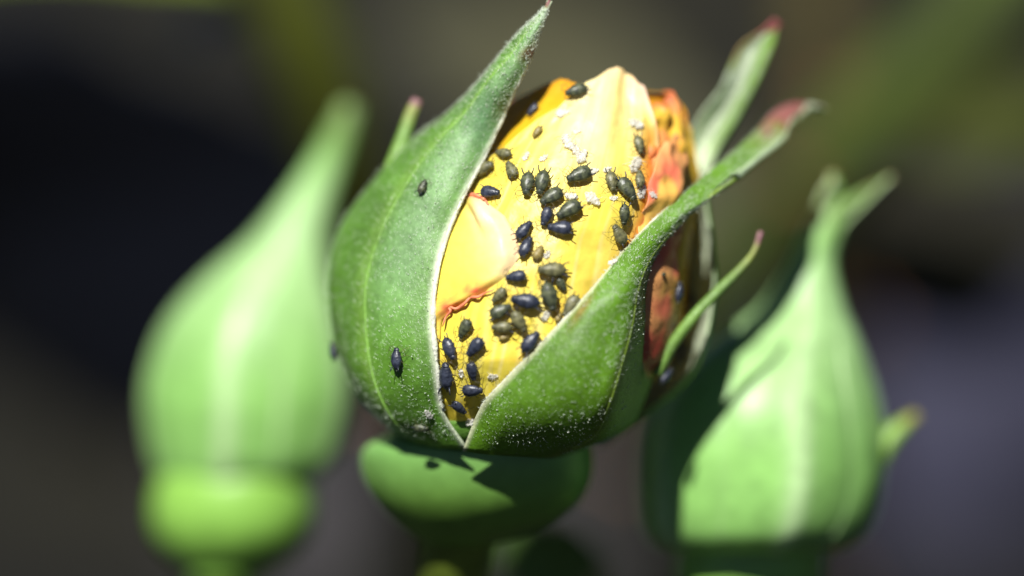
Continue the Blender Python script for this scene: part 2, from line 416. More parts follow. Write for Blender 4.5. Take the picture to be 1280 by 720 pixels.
# --- sepals from control nets (x, y, depth); rows base -> tip, columns margin -> far margin
SEP = {}
def hairs(N, G, count, lo, hi, parent, seed, glands=0.12, rowlim=(0.02, 0.80), width=0.26):
    rng = np.random.default_rng(seed); nr, nc, _ = G.shape
    vs, fs = [], []
    for _ in range(count):
        i = rng.uniform(rowlim[0], rowlim[1]) * (nr - 1); j = rng.uniform(0, 1) * (nc - 1)
        i0, j0 = int(i), int(j); i1, j1 = min(i0 + 1, nr - 1), min(j0 + 1, nc - 1)
        fi, fj = i - i0, j - j0
        p = (G[i0, j0] * (1 - fi) + G[i1, j0] * fi) * (1 - fj) + (G[i0, j1] * (1 - fi) + G[i1, j1] * fi) * fj
        n = N[i0, j0]
        up = G[i1, j0] - G[i0, j0]; up = up / (np.linalg.norm(up) + 1e-12)
        d = n * rng.uniform(0.5, 1.0) + up * rng.uniform(0.1, 0.7) + rng.normal(0, 0.25, 3); d /= np.linalg.norm(d)
        ln = rng.uniform(lo, hi) * 5e-5; wd = width * 5e-5 * rng.uniform(0.7, 1.4)
        x = np.cross(d, n + 0.01); x /= np.linalg.norm(x) + 1e-12; y = np.cross(d, x)
        b = len(vs)
        p0 = p - n * 2e-5
        mid = p + d * ln * 0.5 + up * ln * 0.05
        vs += [p0 + x * wd, p0 - 0.5 * x * wd + 0.87 * y * wd, p0 - 0.5 * x * wd - 0.87 * y * wd, p + d * ln + up * ln * 0.25]
        fs += [[b, b + 1, b + 3], [b + 1, b + 2, b + 3], [b + 2, b, b + 3]]
        if rng.random() < glands:
            q = vs[-1] if rng.random() < 0.4 else p + n * 2.5e-5
            g = rng.uniform(0.5, 1.15) * 5e-5; b = len(vs)
            vs += [q + x * g, q - x * g, q + y * g, q - y * g, q + d * g, q - d * g]
            fs += [[b + k for k in t] for t in ((0, 2, 4), (2, 1, 4), (1, 3, 4), (3, 0, 4), (2, 0, 5), (1, 2, 5), (3, 1, 5), (0, 3, 5))]
    return vs, fs

def sepal(name, rows, colf, out, hrow=(0.02, 0.80), thick=0.00035, nr=110, nc=40, hair=0, hl=(3, 7), margin=True, rib=None, label=None, mwid=3.0, seed=1, margin2=False, parent=bud, base=base_bud, mat='sepal', ripple=1.0):
    g = net(rows, nr, nc)
    s, t = np.meshgrid(np.linspace(0, 1, nr), np.linspace(-1, 1, nc), indexing='ij')
    g[..., 2] += ripple * 1.6 * NZ(g[..., 0] * 0.03, g[..., 1] * 0.03, seed)
    G = P(g[..., 0], g[..., 1], g[..., 2])
    me, N = sheet(G, thick, lambda ss, tt, side: colf(s, t, side, g), out)
    o = part(name, me, M[mat], parent, base)
    if label: o['label'] = label
    def sub(nm, v, f, m):
        q = mesh(v, f); 
        return part(nm, q, M[m], o, base)
    if hair:
        v, f = hairs(N, G, hair, hl[0], hl[1], o, seed, rowlim=hrow)
        h = sub('hair', v, f, 'hair'); h['kind'] = 'stuff'
    edges = ([0] if margin else []) + ([-1] if margin2 else [])
    for e in edges:
        m0 = int(nr * 0.075); k = G[m0:int(nr * 0.93), e] - N[m0:int(nr * 0.93), e] * thick * 0.25
        rr = mwid * 5e-5 * (1 + np.array([0.55 * nz(i * 0.35, seed, 2) + 0.6 * nz(i * 0.09, seed, 5) for i in range(len(k))])) * np.interp(np.linspace(0, 1, len(k)), [0, .12, .75, 1], [.7, 1, .6, .25])
        v, f = tube_data(k, rr, 7)
        m_ = sub('margin', v, f, 'margin')
        rng = np.random.default_rng(seed + 50); vs, fs = [], []
        side = (G[m0:int(nr * 0.93), e] - G[m0:int(nr * 0.93), 3 if e == 0 else -4])
        for _ in range(1100):
            i = rng.integers(0, len(k)); d = side[i] / np.linalg.norm(side[i]) + rng.normal(0, 0.6, 3); d /= np.linalg.norm(d)
            p = k[i] + rng.normal(0, 1, 3) * 3e-5; ln = rng.uniform(2.5, 6.5) * 5e-5 * np.interp(i / len(k), [0, .5, 1], [1, 1, .6]); x = np.cross(d, (0.3, 0.5, 0.8)); x /= np.linalg.norm(x); y = np.cross(d, x); w_ = 1.5e-5
            b = len(vs); vs += [p + x * w_, p - .5 * x * w_ + .87 * y * w_, p - .5 * x * w_ - .87 * y * w_, p + d * ln]
            fs += [[b, b + 1, b + 3], [b + 1, b + 2, b + 3], [b + 2, b, b + 3]]
        fr = sub('fringe', vs, fs, 'hair'); fr['kind'] = 'stuff'
    if rib is not None:
        j = int((rib + 1) / 2 * (nc - 1)); k = G[4:int(nr * 0.9), j]; n_ = N[4:int(nr * 0.9), j]
        rr = np.interp(np.linspace(0, 1, len(k)), [0, .2, .7, 1], [4.5, 4.0, 2.4, 1.0]) * 5e-5
        v, f = tube_data(k - n_ * rr[:, None] * 0.72, rr, 10)
        c = np.array([colf(np.full((1, 1), 0.5), np.full((1, 1), rib), 0, g[:1, :1])[0, 0] * 1.25] * len(v))
        q = mesh(v, f, c); part('midrib', q, M[mat], o, base)
    SEP[name + str(seed)] = (G, N)
    return o

GRN = np.array((0.088, 0.21, 0.020)); BLU = np.array((0.185, 0.335, 0.135)); DRY = np.array((0.16, 0.07, 0.03)); PUR = np.array((0.22, 0.06, 0.09))
def col_left(s, t, side, g):
    c = np.broadcast_to(GRN, s.shape + (3,)).copy()
    c = mixc(c, BLU, 0.85 * np.exp(-((t + 0.45) / 0.42) ** 2) * sstep(.18, .35, s))
    c = mixc(c, (0.10, 0.22, 0.10), 0.7 * np.exp(-((g[..., 0] - 605) / 22) ** 2 - ((g[..., 1] - 150) / 40) ** 2))
    c = mixc(c, (0.17, 0.32, 0.045), 0.6 * np.exp(-((t - 0.02) / 0.08) ** 2))
    c = mixc(c, (0.62, 0.66, 0.50), 0.85 * (1 - sstep(-1, -0.87, t)))
    c = mixc(c, (0.34, 0.33, 0.15), 0.7 * (1 - sstep(-1, -0.5, t)) * sstep(.74, .8, s))
    c = mixc(c, DRY, 0.95 * (1 - sstep(-0.75, -0.15, t)) * np.exp(-((g[..., 1] - 66) / 10) ** 2))
    c = mixc(c, PUR, 0.9 * sstep(0.93, 0.985, s))
    if side: c = mixc(c, (0.45, 0.55, 0.35), 0.8)
    return c
left_rows = [
    [(584, 562, 116), (552, 560, 102), (525, 556, 70), (508, 552, 30), (500, 545, -20)],
    [(553, 512, 148), (525, 520, 134), (490, 525, 100), (468, 518, 40), (462, 505, -50)],
    [(546, 460, 167), (510, 470, 157), (465, 475, 112), (432, 465, 40), (425, 450, -70)],
    [(541, 400, 164), (500, 410, 152), (455, 415, 107), (416, 410, 30), (418, 395, -90)],
    [(546, 340, 154), (505, 345, 142), (455, 350, 102), (411, 345, 20), (418, 335, -95)],
    [(562, 285, 139), (525, 285, 134), (475, 285, 102), (426, 285, 15), (440, 275, -85)],
    [(585, 235, 128), (550, 232, 127), (505, 230, 97), (463, 232, 20), (478, 222, -65)],
    [(606, 196, 109), (575, 188, 112), (540, 182, 92), (508, 182, 30), (520, 172, -40)],
    [(628, 150, 80), (605, 145, 94), (580, 140, 87), (556, 145, 40), (565, 138, -10)],
    [(643, 116, 77), (625, 108, 87), (608, 102, 77), (595, 105, 45), (602, 100, 10)],
    [(664, 74, 70), (651, 71, 78), (638, 68, 70), (627, 66, 48), (632, 64, 25)],
    [(675, 42, 62), (667, 40, 68), (660, 37, 62), (652, 37, 48), (655, 36, 38)],
    [(683, 20, 56), (680, 19, 58), (677, 18, 56), (674, 17, 52), (676, 17, 48)],
    [(689, -1, 50), (688, -1, 51), (687, -1, 51), (686, -1, 50), (687, -1, 49)]]
for row, dw in zip(left_rows, (0, 0, 0, 0, 0, 2, 6, 14, 28, 46, 62, 72, 78, 80)):
    row[:] = [(a, b, c + dw) for a, b, c in row]
sepal('sepal', left_rows, col_left, 1, hrow=(0.02, 0.95), hair=5000, hl=(2, 5), rib=0.02, seed=1, mwid=3.2, label='bluish green sepal with white woolly margin, tip rising above the petals')

def col_rightS(s, t, side, g):
    c = np.broadcast_to(np.array((0.090, 0.21, 0.009)), s.shape + (3,)).copy()
    c = mixc(c, (0.16, 0.20, 0.03), 0.6 * np.exp(-((t - 0.45) / 0.09) ** 2))
    c = mixc(c, (0.60, 0.60, 0.40), 0.85 * (1 - sstep(-1, -0.88, t)) * (1 - sstep(.45, .62, s)))
    c = mixc(c, (0.30, 0.12, 0.03), 0.6 * np.exp(-((t + 0.82) / 0.1) ** 2) * np.exp(-((g[..., 0] - 727) / 14) ** 2))
    c = mixc(c, (0.20, 0.18, 0.05), 0.6 * sstep(0.70, 0.80, s))
    pp = sstep(0.76, 0.84, s + 0.06 * NZ(g[..., 0] * 0.06, g[..., 1] * 0.06)); c = mixc(c, (0.23, 0.065, 0.070), 0.9 * pp)
    c = mixc(c, (0.30, 0.15, 0.13), 0.8 * sstep(.93, .98, s))
    if side: c = mixc(c, (0.42, 0.52, 0.33), 0.8)
    return c
right_rows = [
    [(578, 564, 122), (606, 568, 128), (650, 571, 122), (690, 573, 98), (718, 566, 50)],
    [(600, 510, 165), (640, 522, 184), (690, 536, 178), (745, 548, 142), (780, 540, 55)],
    [(630, 476, 187), (675, 486, 208), (725, 497, 206), (767, 507, 180), (808, 497, 50)],
    [(665, 440, 200), (710, 446, 218), (752, 452, 213), (782, 455, 188), (820, 448, 55)],
    [(702, 402, 202), (735, 405, 216), (768, 406, 208), (794, 407, 182), (817, 402, 80)],
    [(740, 360, 196), (762, 363, 206), (784, 363, 202), (800, 362, 176), (813, 356, 108)],
    [(778, 314, 164), (792, 319, 169), (805, 321, 162), (817, 320, 144), (825, 315, 114)],
    [(822, 270, 127), (832, 276, 132), (842, 278, 130), (854, 276, 116), (863, 268, 94)],
    [(868, 230, 88), (878, 239, 100), (888, 243, 103), (900, 238, 95), (908, 228, 80)],
    [(913, 192, 36), (922, 201, 47), (931, 205, 50), (943, 201, 45), (950, 192, 34)],
    [(945, 164, -10), (955, 172, 3), (965, 176, 6), (977, 173, 2), (984, 163, -10)],
    [(967, 140, -40), (977, 148, -28), (985, 152, -25), (995, 148, -28), (1001, 140, -38)],
    [(994, 128, -56), (998, 131, -50), (1002, 134, -49), (1007, 134, -50), (1010, 129, -58)],
    [(1027, 132, -72), (1028, 135, -69), (1029, 138, -68), (1029, 140, -70), (1030, 137, -73)]]
sepal('sepal', right_rows, col_rightS, -1, hair=4200, hl=(1.8, 4.5), rib=0.45, seed=2, mwid=1.7, label='bright green sepal curling outward to a purple hooked tip')

def col_back(s, t, side, g):
    inner = np.broadcast_to(np.array((0.52, 0.60, 0.42)), s.shape + (3,)).copy()
    inner = mixc(inner, (0.70, 0.76, 0.62), 0.7 * (1 - sstep(-.6, .1, t)))
    inner = mixc(inner, (0.14, 0.27, 0.03), 0.95 * sstep(-0.35, 0.15, t) * sstep(.42, .52, s))
    inner = mixc(inner, (0.20, 0.30, 0.04), 0.85 * (1 - sstep(-1, -.3, t)) * sstep(.68, .74, s))
    outer = np.broadcast_to(np.array((0.13, 0.25, 0.05)), s.shape + (3,)).copy()
    c = outer if side == 1 else inner
    c = mixc(c, (0.32, 0.04, 0.09), 0.9 * sstep(0.90, 0.95, s + 0.05 * NZ(g[..., 0] * .08, g[..., 1] * .08)))
    c = mixc(c, (0.30, 0.10, 0.04), 0.6 * (1 - sstep(-1, -.75, t)) * sstep(.7, .8, s))
    return c
back_rows = [
    [(690, 552, -70), (715, 556, -75), (740, 556, -68), (755, 552, -50), (762, 546, -30)],
    [(790, 470, -100), (820, 475, -75), (845, 475, -36), (858, 470, -5), (862, 462, 20)],
    [(820, 380, -105), (850, 385, -75), (872, 385, -38), (888, 380, -2), (890, 372, 22)],
    [(828, 310, -95), (852, 312, -72), (872, 312, -40), (886, 308, -8), (888, 300, 16)],
    [(838, 250, -85), (854, 250, -72), (868, 250, -48), (879, 246, -22), (880, 240, -4)],
    [(857, 190, -58), (867, 200, -76), (880, 206, -72), (890, 200, -50), (894, 190, -30)],
    [(874, 148, -48), (887, 155, -68), (902, 160, -67), (914, 155, -48), (921, 145, -35)],
    [(901, 112, -43), (912, 116, -60), (925, 120, -60), (936, 114, -45), (943, 103, -35)],
    [(913, 84, -43), (926, 88, -54), (938, 90, -54), (949, 84, -45), (957, 75, -38)],
    [(925, 59, -40), (938, 62, -50), (948, 63, -50), (958, 60, -45), (966, 55, -38)],
    [(945, 44, -40), (952, 46, -45), (958, 46, -45), (965, 44, -43), (970, 40, -40)],
    [(970, 28, -38), (971, 27, -39), (972, 27, -39), (973, 28, -39), (973, 28, -38)]]
sepal('sepal', back_rows, col_back, -1, hair=900, rib=None, seed=3, margin=False, label='pale backed sepal standing open with a magenta tip')

# the two sepals that hug the back of the bud
def col_plain(s, t, side, g):
    c = np.broadcast_to(np.array((0.12, 0.24, 0.04)), s.shape + (3,)).copy()
    c = mixc(c, (0.40, 0.42, 0.26), 0.6 * (1 - sstep(-1, -.85, t) + sstep(.85, 1, t)))
    return mixc(c, PUR, sstep(.95, 1, s))
def hug(a0, half, seed, lean=0):
    rows = []
    for k, (y, wd, o) in enumerate([(548, .55, 26), (500, .85, 26), (430, 1, 20), (350, 1, 20), (280, .9, 18), (220, .7, 15), (190, .5, 14), (165, .3, 14), (140, .12, 14), (122, .02, 14)]):
        row = []
        for q in (-1, -.5, 0, .5, 1):
            c, r = cxr(min(y, 558)); R = r + o
            if y > 530: R = 118
            a = math.radians(a0 + lean * k + q * half * wd)
            row.append((c + R * math.sin(a), y + (5 if abs(q) < .3 else 0), R * math.cos(a) * (0.95)))
        rows.append(row)
    g = net(rows, 60, 24); 
    G = P(g[..., 0], g[..., 1], g[..., 2]); nn = normals(G)[30, 12]; ax = P(cxr(300)[0], 300., 0.)
    sepal('sepal', rows, col_plain, 1 if nn @ (G[30, 12] - ax) > 0 else -1, nr=60, nc=24, hair=700, seed=seed, margin=False, rib=0.0)
hug(-128, 36, 4, 1.5); hug(168, 38, 5)

def col_lobe(s, t, side, g):
    c = np.broadcast_to(np.array((0.15, 0.28, 0.05)), s.shape + (3,)).copy()
    c = mixc(c, (0.26, 0.24, 0.05), 0.7 * sstep(.5, .9, s))
    return mixc(c, (0.25, 0.09, 0.13), 0.9 * sstep(.86, .94, s))
sepal('sepal_lobe', [[(478, 226, 30), (486, 232, 40), (498, 224, 32)], [(484, 204, 22), (492, 207, 32), (504, 202, 24)], [(494, 182, 14), (500, 183, 22), (508, 180, 16)],
                     [(504, 160, 6), (508, 160, 12), (513, 158, 8)], [(511, 142, 2), (514, 142, 6), (517, 141, 3)], [(520, 126, 0), (521, 126, 1), (522, 126, 0)]],
      col_lobe, 1, nr=50, nc=12, hair=300, seed=6, margin=False, thick=0.0004)
sepal('sepal_lobe', [[(812, 462, 66), (819, 469, 72), (827, 470, 66)], [(836, 426, 72), (841, 430, 77), (847, 433, 73)], [(864, 390, 72), (869, 394, 77), (875, 396, 73)],
                     [(895, 359, 66), (899, 363, 70), (904, 364, 67)], [(923, 333, 58), (926, 336, 61), (929, 336, 59)], [(940, 314, 52), (942, 315, 53), (944, 315, 52)], [(950, 290, 47), (951, 290, 48), (952, 290, 47)]],
      col_lobe, 1, nr=60, nc=12, hair=350, hl=(1.5, 3.5), seed=7, margin=False, thick=0.00018)

# hip and stem
CAL = [(512, 626, 114, -4), (522, 623, 134, -2), (534, 622, 136, -2), (548, 618, 124, -2), (560, 612, 108, -8), (570, 606, 94, -20)]
def revolve(slices, w0, n=40, m=48, colf=None, wob=0.0):
    sl_ = cr(np.array(slices, float), m); v = []; cols = []
    for (y, c, r, dw) in sl_:
        for j in range(n):
            a = 2 * math.pi * j / n; rr = r * (1 + wob * math.sin(5 * a))
            v.append((c + rr * math.sin(a), y, w0 + dw + rr * math.cos(a)))
    v = np.array(v); W = P(v[:, 0], v[:, 1], v[:, 2])
    f = [[i * n + j, (i + 1) * n + j, (i + 1) * n + (j + 1) % n, i * n + (j + 1) % n] for i in range(m - 1) for j in range(n)]
    f += [list(range(n)), [(m - 1) * n + j for j in range(n)][::-1]]
    return mesh(W, f, colf(v) if colf else None)
def hip_col(a, b):
    def f(v):
        t = sstep(560, 660, v[:, 1]); return lerp(a, b, t)
    return f
hip = part('hip', revolve([(526, 614, 92, -34), (546, 604, 128, -50), (565, 597, 144, -58), (595, 597, 143, -62), (625, 598, 129, -62), (650, 594, 103, -62), (668, 585, 72, -62), (678, 578, 48, -62), (684, 575, 30, -62)], 0, colf=hip_col((0.16, 0.34, 0.08), (0.12, 0.25, 0.03))), M['hip'], bud, base_bud)

JOIN = np.array([0.004, 0.060, 0.105])
def bez(p0, p1, p2, p3, n=40):
    t = np.linspace(0, 1, n)[:, None]
    return (1 - t) ** 3 * p0 + 3 * (1 - t) ** 2 * t * p1 + 3 * (1 - t) * t * t * p2 + t ** 3 * p3
part('calyx', revolve(CAL, 0, colf=lambda v: np.tile(np.array((.085, .19, .025)), (len(v), 1))), M['sepal'], bud, base_bud)
q0 = P(582., 640., -62.); q1 = P(566., 690., -70.)
sp = bez(q0, q0 + (q1 - q0) * 3.5, JOIN + np.array([-.008, -.016, .04]), JOIN, 60)
part('stem', tube(sp, np.interp(np.linspace(0, 1, 60), [0, .1, .2, 1], [48, 46, 42, 34]) * 5e-5, 16), M['stem'], bud, base_bud)

# ---------------------------------------------------------------- closed buds behind
def closed_bud(label, prof, w0, hipsl, stem_pts, tips, lobes, seed, rot, base_px):
    base = P(*map(float, base_px), float(w0))
    root = thing('rose_bud', label, 'rose bud', base)
    pr = np.array(prof, float)            # y, x left, x right (base -> tip)
    ys = pr[:, 0]; cx = (pr[:, 1] + pr[:, 2]) / 2; rr = (pr[:, 2] - pr[:, 1]) / 2
    order = np.argsort(ys)
    nrow, ncol = 70, 18
    sv = np.linspace(0, 1, nrow)
    k = np.linspace(0, 1, len(ys))
    Y = cr(ys[:, None], nrow)[:, 0]; C = cr(cx[:, None], nrow)[:, 0]; R = np.maximum(cr(rr[:, None], nrow)[:, 0], 2)
    for q in range(5):
        a0 = rot + 72 * q
        T = np.linspace(-1, 1, ncol)
        wid = np.interp(sv, [0, .1, .6, .85, 1], [38, 42, 43, 40, 30])
        A = np.radians(a0 + T[None, :] * wid[:, None])
        bul = 1 + 0.055 * np.exp(-(T / 0.16) ** 2)[None, :] * (1 - 0.5 * sv[:, None]) + 0.05 * (1 - T ** 2)[None, :] - 0.05 + (0.022 if q % 2 else 0)
        bul = bul + 0.018 * NZ(np.broadcast_to(T[None, :] * 1.7, A.shape), sv[:, None] * 5 + np.zeros_like(A), seed + q)
        Rr = R[:, None] * bul
        tip = tips[q % len(tips)]
        f = sstep(.78, 1, sv)[:, None]
        x = C[:, None] + Rr * np.sin(A) + f * tip[0]; yv = Y[:, None] + f * tip[1] + 0 * A; w = w0 + Rr * np.cos(A) + f * tip[2]
        G = P(x, yv, w)
        def cf(s, t, side, G=G):
            c = np.broadcast_to(np.array((0.23, 0.47, 0.115)), s.shape + (3,)).copy()
            c = mixc(c, (0.50, 0.68, 0.36), 0.75 * np.exp(-(t / 0.14) ** 2) * (1 - sstep(.5, .8, s)))
            c = mixc(c, (0.38, 0.57, 0.27), 0.6 * sstep(.3, .6, s) * (1 - sstep(.65, .85, s)))
            c = mixc(c, (0.15, 0.24, 0.05), 0.8 * sstep(.72, .88, s))
            c = mixc(c, (0.40, 0.48, 0.30), 0.6 * sstep(.85, 1, abs(t)))
            return mixc(c, (0.28, 0.16, 0.07), 0.8 * sstep(.955, 1, s))
        nn = normals(G)[nrow // 3, ncol // 2]; ax = P(float(C[nrow // 3]), float(Y[nrow // 3]), float(w0))
        me, N = sheet(G, 0.0004, cf, 1 if nn @ (G[nrow // 3, ncol // 2] - ax) > 0 else -1)
        part('sepal', me, M['bud'], root, base)
    # tightly folded petals inside
    n = 28; v = []
    for i in range(nrow):
        for j in range(n):
            a = 2 * math.pi * j / n; v.append((C[i] + R[i] * .9 * math.sin(a), Y[i], w0 + R[i] * .9 * math.cos(a)))
    v = np.array(v[: n * int(nrow * .8)]); m_ = int(nrow * .8)
    f_ = [[i * n + j, (i + 1) * n + j, (i + 1) * n + (j + 1) % n, i * n + (j + 1) % n] for i in range(m_ - 1) for j in range(n)] + [list(range(n))[::-1], [(m_ - 1) * n + j for j in range(n)]]
    part('petal', mesh(P(v[:, 0], v[:, 1], v[:, 2]), f_, np.tile(np.array([.5, .45, .08]), (len(v), 1))), M['petal'], root, base)
    part('hip', revolve(hipsl, w0, colf=lambda v: lerp((0.22, 0.44, 0.07), (0.18, 0.38, 0.055), sstep(hipsl[0][0], hipsl[-1][0], v[:, 1]))), M['hip'], root, base)
    part('stem', tube(stem_pts, np.linspace(40, 32, len(stem_pts)) * 5e-5, 14), M['stem'], root, base)
    for li, rows in enumerate(lobes):
        g = net(rows, 30, 10); G = P(g[..., 0], g[..., 1], g[..., 2])
        me, N = sheet(G, 0.0004, lambda s, t, side: mixc(np.broadcast_to(np.array((0.19, 0.34, 0.05)), s.shape + (3,)).copy(), (0.24, 0.20, 0.04), sstep(.6, 1, s)), 1)
        part('sepal_lobe', me, M['bud'], root, base)
    return root

WL = -480.0
p0 = P(281., 712., WL); 
lb = closed_bud('closed pale green rose bud with smooth round hip and single pointed tip', 
    [(610, 222, 376), (602, 206, 392), (580, 196, 416), (550, 190, 430), (500, 186, 441), (450, 193, 438), (400, 214, 428), (350, 256, 414), (300, 313, 408), (250, 354, 416), (200, 388, 432), (160, 408, 444), (135, 421, 446), (126, 430, 440)], WL,
    [(588, 296, 90, 0), (602, 294, 98, 0), (622, 292, 102, 0), (650, 291, 102, 0), (676, 289, 92, 0), (698, 286, 70, 0), (714, 283, 48, 0), (728, 280, 40, 0)],
    bez(p0, P(270., 760., WL - 20), JOIN + np.array([-.02, .0, .03]), JOIN + np.array([0, 0.001, -.003]), 40),
    [(0, 0, 0), (3, 4, 0), (-3, 6, 0)], [], 11, -14, (285, 700))
WR = -205.0
p1 = P(930., 792., WR)
rb = closed_bud('plump pale green rose bud with forked brown sepal tips', 
    [(692, 862, 1014), (686, 826, 1046), (670, 806, 1072), (642, 797, 1088), (600, 795, 1097), (550, 799, 1098), (500, 816, 1092), (450, 858, 1078), (415, 905, 1066), (380, 950, 1053), (330, 983, 1044), (290, 1001, 1056), (262, 1020, 1066), (240, 1034, 1064), (228, 1044, 1062)], WR,
    [(668, 940, 80, -20), (682, 940, 92, -30), (702, 938, 94, -34), (730, 936, 92, -34), (765, 934, 76, -24), (790, 932, 54, 0), (812, 930, 42, 0)],
    bez(p1, P(920., 850., WR - 10), JOIN + np.array([.02, .0, .03]), JOIN + np.array([0.001, 0.002, -.006]), 40),
    [(-14, -12, 0), (54, -8, 10), (46, -2, -8), (-10, 0, -10), (40, 4, 0)],
    [[[(1086, 590, WR - 20), (1092, 598, WR), (1098, 600, WR - 20)], [(1096, 556, WR - 20), (1104, 562, WR), (1116, 566, WR - 20)], [(1116, 532, WR - 20), (1124, 536, WR - 6), (1134, 538, WR - 20)], [(1144, 518, WR - 20), (1145, 519, WR - 18), (1146, 520, WR - 20)]]],
    23, 20, (930, 792))

# ---------------------------------------------------------------- canes and leaves behind
def ground_z(x, y): return 0.012 * nz(x * 9, y * 9) + 0.006 * nz(x * 30, y * 30, 3)
def cane(label, pts, rad, col, leaves):
    pts = np.array(pts); ch = np.r_[0, np.cumsum(np.linalg.norm(np.diff(pts, axis=0), axis=1))]
    k = np.stack([np.interp(np.linspace(0, ch[-1], 48), ch, pts[:, i]) for i in range(3)], 1)
    for _ in range(10): k[1:-1] = .5 * k[1:-1] + .25 * (k[:-2] + k[2:])
    k = cr(k, 60)
    base = k[-1].copy()
    root = thing('rose_cane', label, 'cane', base)
    v, f = tube_data(k, np.linspace(rad[0], rad[1], 60), 14)
    part('stem', mesh(v, f, np.tile(np.array(col), (len(v), 1))), M['cane'], root, base)
    rng = np.random.default_rng(int(abs(rad[1]) * 1e6) + len(pts))
    for q in range(7):
        i = rng.integers(6, 54); d = rng.normal(0, 1, 3); T = k[i + 1] - k[i]; d -= T * (d @ T) / (T @ T); d /= np.linalg.norm(d)
        r_ = np.interp(i, [0, 59], rad)
        vv, ff = tube_data([k[i] + d * r_ * .6, k[i] + d * (r_ + .0014), k[i] + d * (r_ + .004) - T / np.linalg.norm(T) * -.001], [.0013, .0007, .00008], 7)
        part('thorn', mesh(vv, ff, np.tile(np.array((.25, .12, .05)), (len(vv), 1))), M['cane'], root, base)
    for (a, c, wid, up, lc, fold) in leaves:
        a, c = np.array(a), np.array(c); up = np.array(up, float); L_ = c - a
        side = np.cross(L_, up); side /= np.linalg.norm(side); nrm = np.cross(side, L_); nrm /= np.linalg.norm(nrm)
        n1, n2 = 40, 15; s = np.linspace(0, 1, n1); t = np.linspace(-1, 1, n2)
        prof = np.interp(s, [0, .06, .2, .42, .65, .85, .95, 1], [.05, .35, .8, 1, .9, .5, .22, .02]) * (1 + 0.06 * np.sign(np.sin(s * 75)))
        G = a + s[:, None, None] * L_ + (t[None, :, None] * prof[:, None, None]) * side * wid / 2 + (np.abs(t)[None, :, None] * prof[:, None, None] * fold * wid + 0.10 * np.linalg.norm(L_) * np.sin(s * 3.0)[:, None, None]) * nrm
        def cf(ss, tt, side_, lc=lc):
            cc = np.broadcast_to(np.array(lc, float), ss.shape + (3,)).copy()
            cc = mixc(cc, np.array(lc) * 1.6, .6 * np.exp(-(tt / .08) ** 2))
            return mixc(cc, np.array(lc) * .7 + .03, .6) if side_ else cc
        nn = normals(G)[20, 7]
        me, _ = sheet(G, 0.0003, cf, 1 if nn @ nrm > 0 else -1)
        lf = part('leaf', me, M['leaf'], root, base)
        i = int(np.argmin(np.linalg.norm(k - a, axis=1)))
        pk = bez(k[i], k[i] * .6 + a * .4 + np.array([0, 0, .003]), k[i] * .25 + a * .75 + np.array([0, 0, .003]), a + L_ * .03, 14)
        vv, ff = tube_data(pk, .0007, 7)
        part('petiole', mesh(vv, ff, np.tile(np.array(lc) * .9, (len(vv), 1))), M['cane'], lf, base)
    return root

def gp(x, y, w):                        # a point of the view at depth w (mm)
    return P(float(x), float(y), float(w) * 20)
def foot(x, y): return np.array([x, y, ground_z(x, y) - 0.004])

root_xy = (0.004, 0.085)
SHADE_DK = (.008, .010, .018)  # near-black navy: deep shade put into a leaf colour
# the cane that carries the three buds
cane('short green cane forking into the three bud stems', [JOIN + np.array([0, 0, .006]), JOIN + np.array([.001, .006, -.03]), np.array([.004, .075, .04]), foot(*root_xy)], (.0023, .0032), (.08, .11, .02),
     [(gp(664, 760, -34), gp(716, 655, -30), .009, -Wd + V * .6, (.10, .20, .03), .1)])
cane('olive cane slanting up behind the pointed closed bud', [gp(150, -420, -66), gp(318, -130, -62), gp(372, 20, -62), gp(430, 140, -66), gp(468, 270, -74), gp(500, 520, -100), foot(-.01, .24)], (.0034, .0040), (.048, .056, .003),
     [(gp(320, -25, -66), gp(-160, 5, -80), .010, V + Wd * .6, (.17, .24, .006), .1),
      (gp(310, 20, -70), gp(225, 62, -76), .0048, V * .7 + Wd * .8, (.34, .31, .27), .2),
      (gp(440, 190, -130), gp(-220, 250, -190), .060, -V * .6 + Wd, SHADE_DK, .04)])  # last leaf: added to stand in for the dark shaded hollow
cane('dark green cane leaning across behind the forked closed bud', [gp(1560, -420, -86), gp(1345, -120, -88), gp(1250, 10, -90), gp(1120, 140, -94), gp(960, 260, -100), gp(830, 420, -112), foot(.03, .30)], (.0036, .0042), (.052, .075, .010),
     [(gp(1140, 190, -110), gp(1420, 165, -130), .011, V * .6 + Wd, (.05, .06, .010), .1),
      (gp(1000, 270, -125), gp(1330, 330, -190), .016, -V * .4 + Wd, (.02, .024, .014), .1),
      (gp(900, 350, -115), gp(480, 20, -170), .022, V * .6 + Wd * .5, (.060, .058, .030), .1)])  # last leaf: added in place of a patch of sunlit soil
cane('brown old cane standing upright among the background shade', [gp(1000, -420, -125), gp(1022, -160, -125), gp(1030, 60, -125), gp(1040, 260, -128), gp(1035, 480, -150), foot(.062, .36)], (.0028, .004), (.075, .06, .018), [])

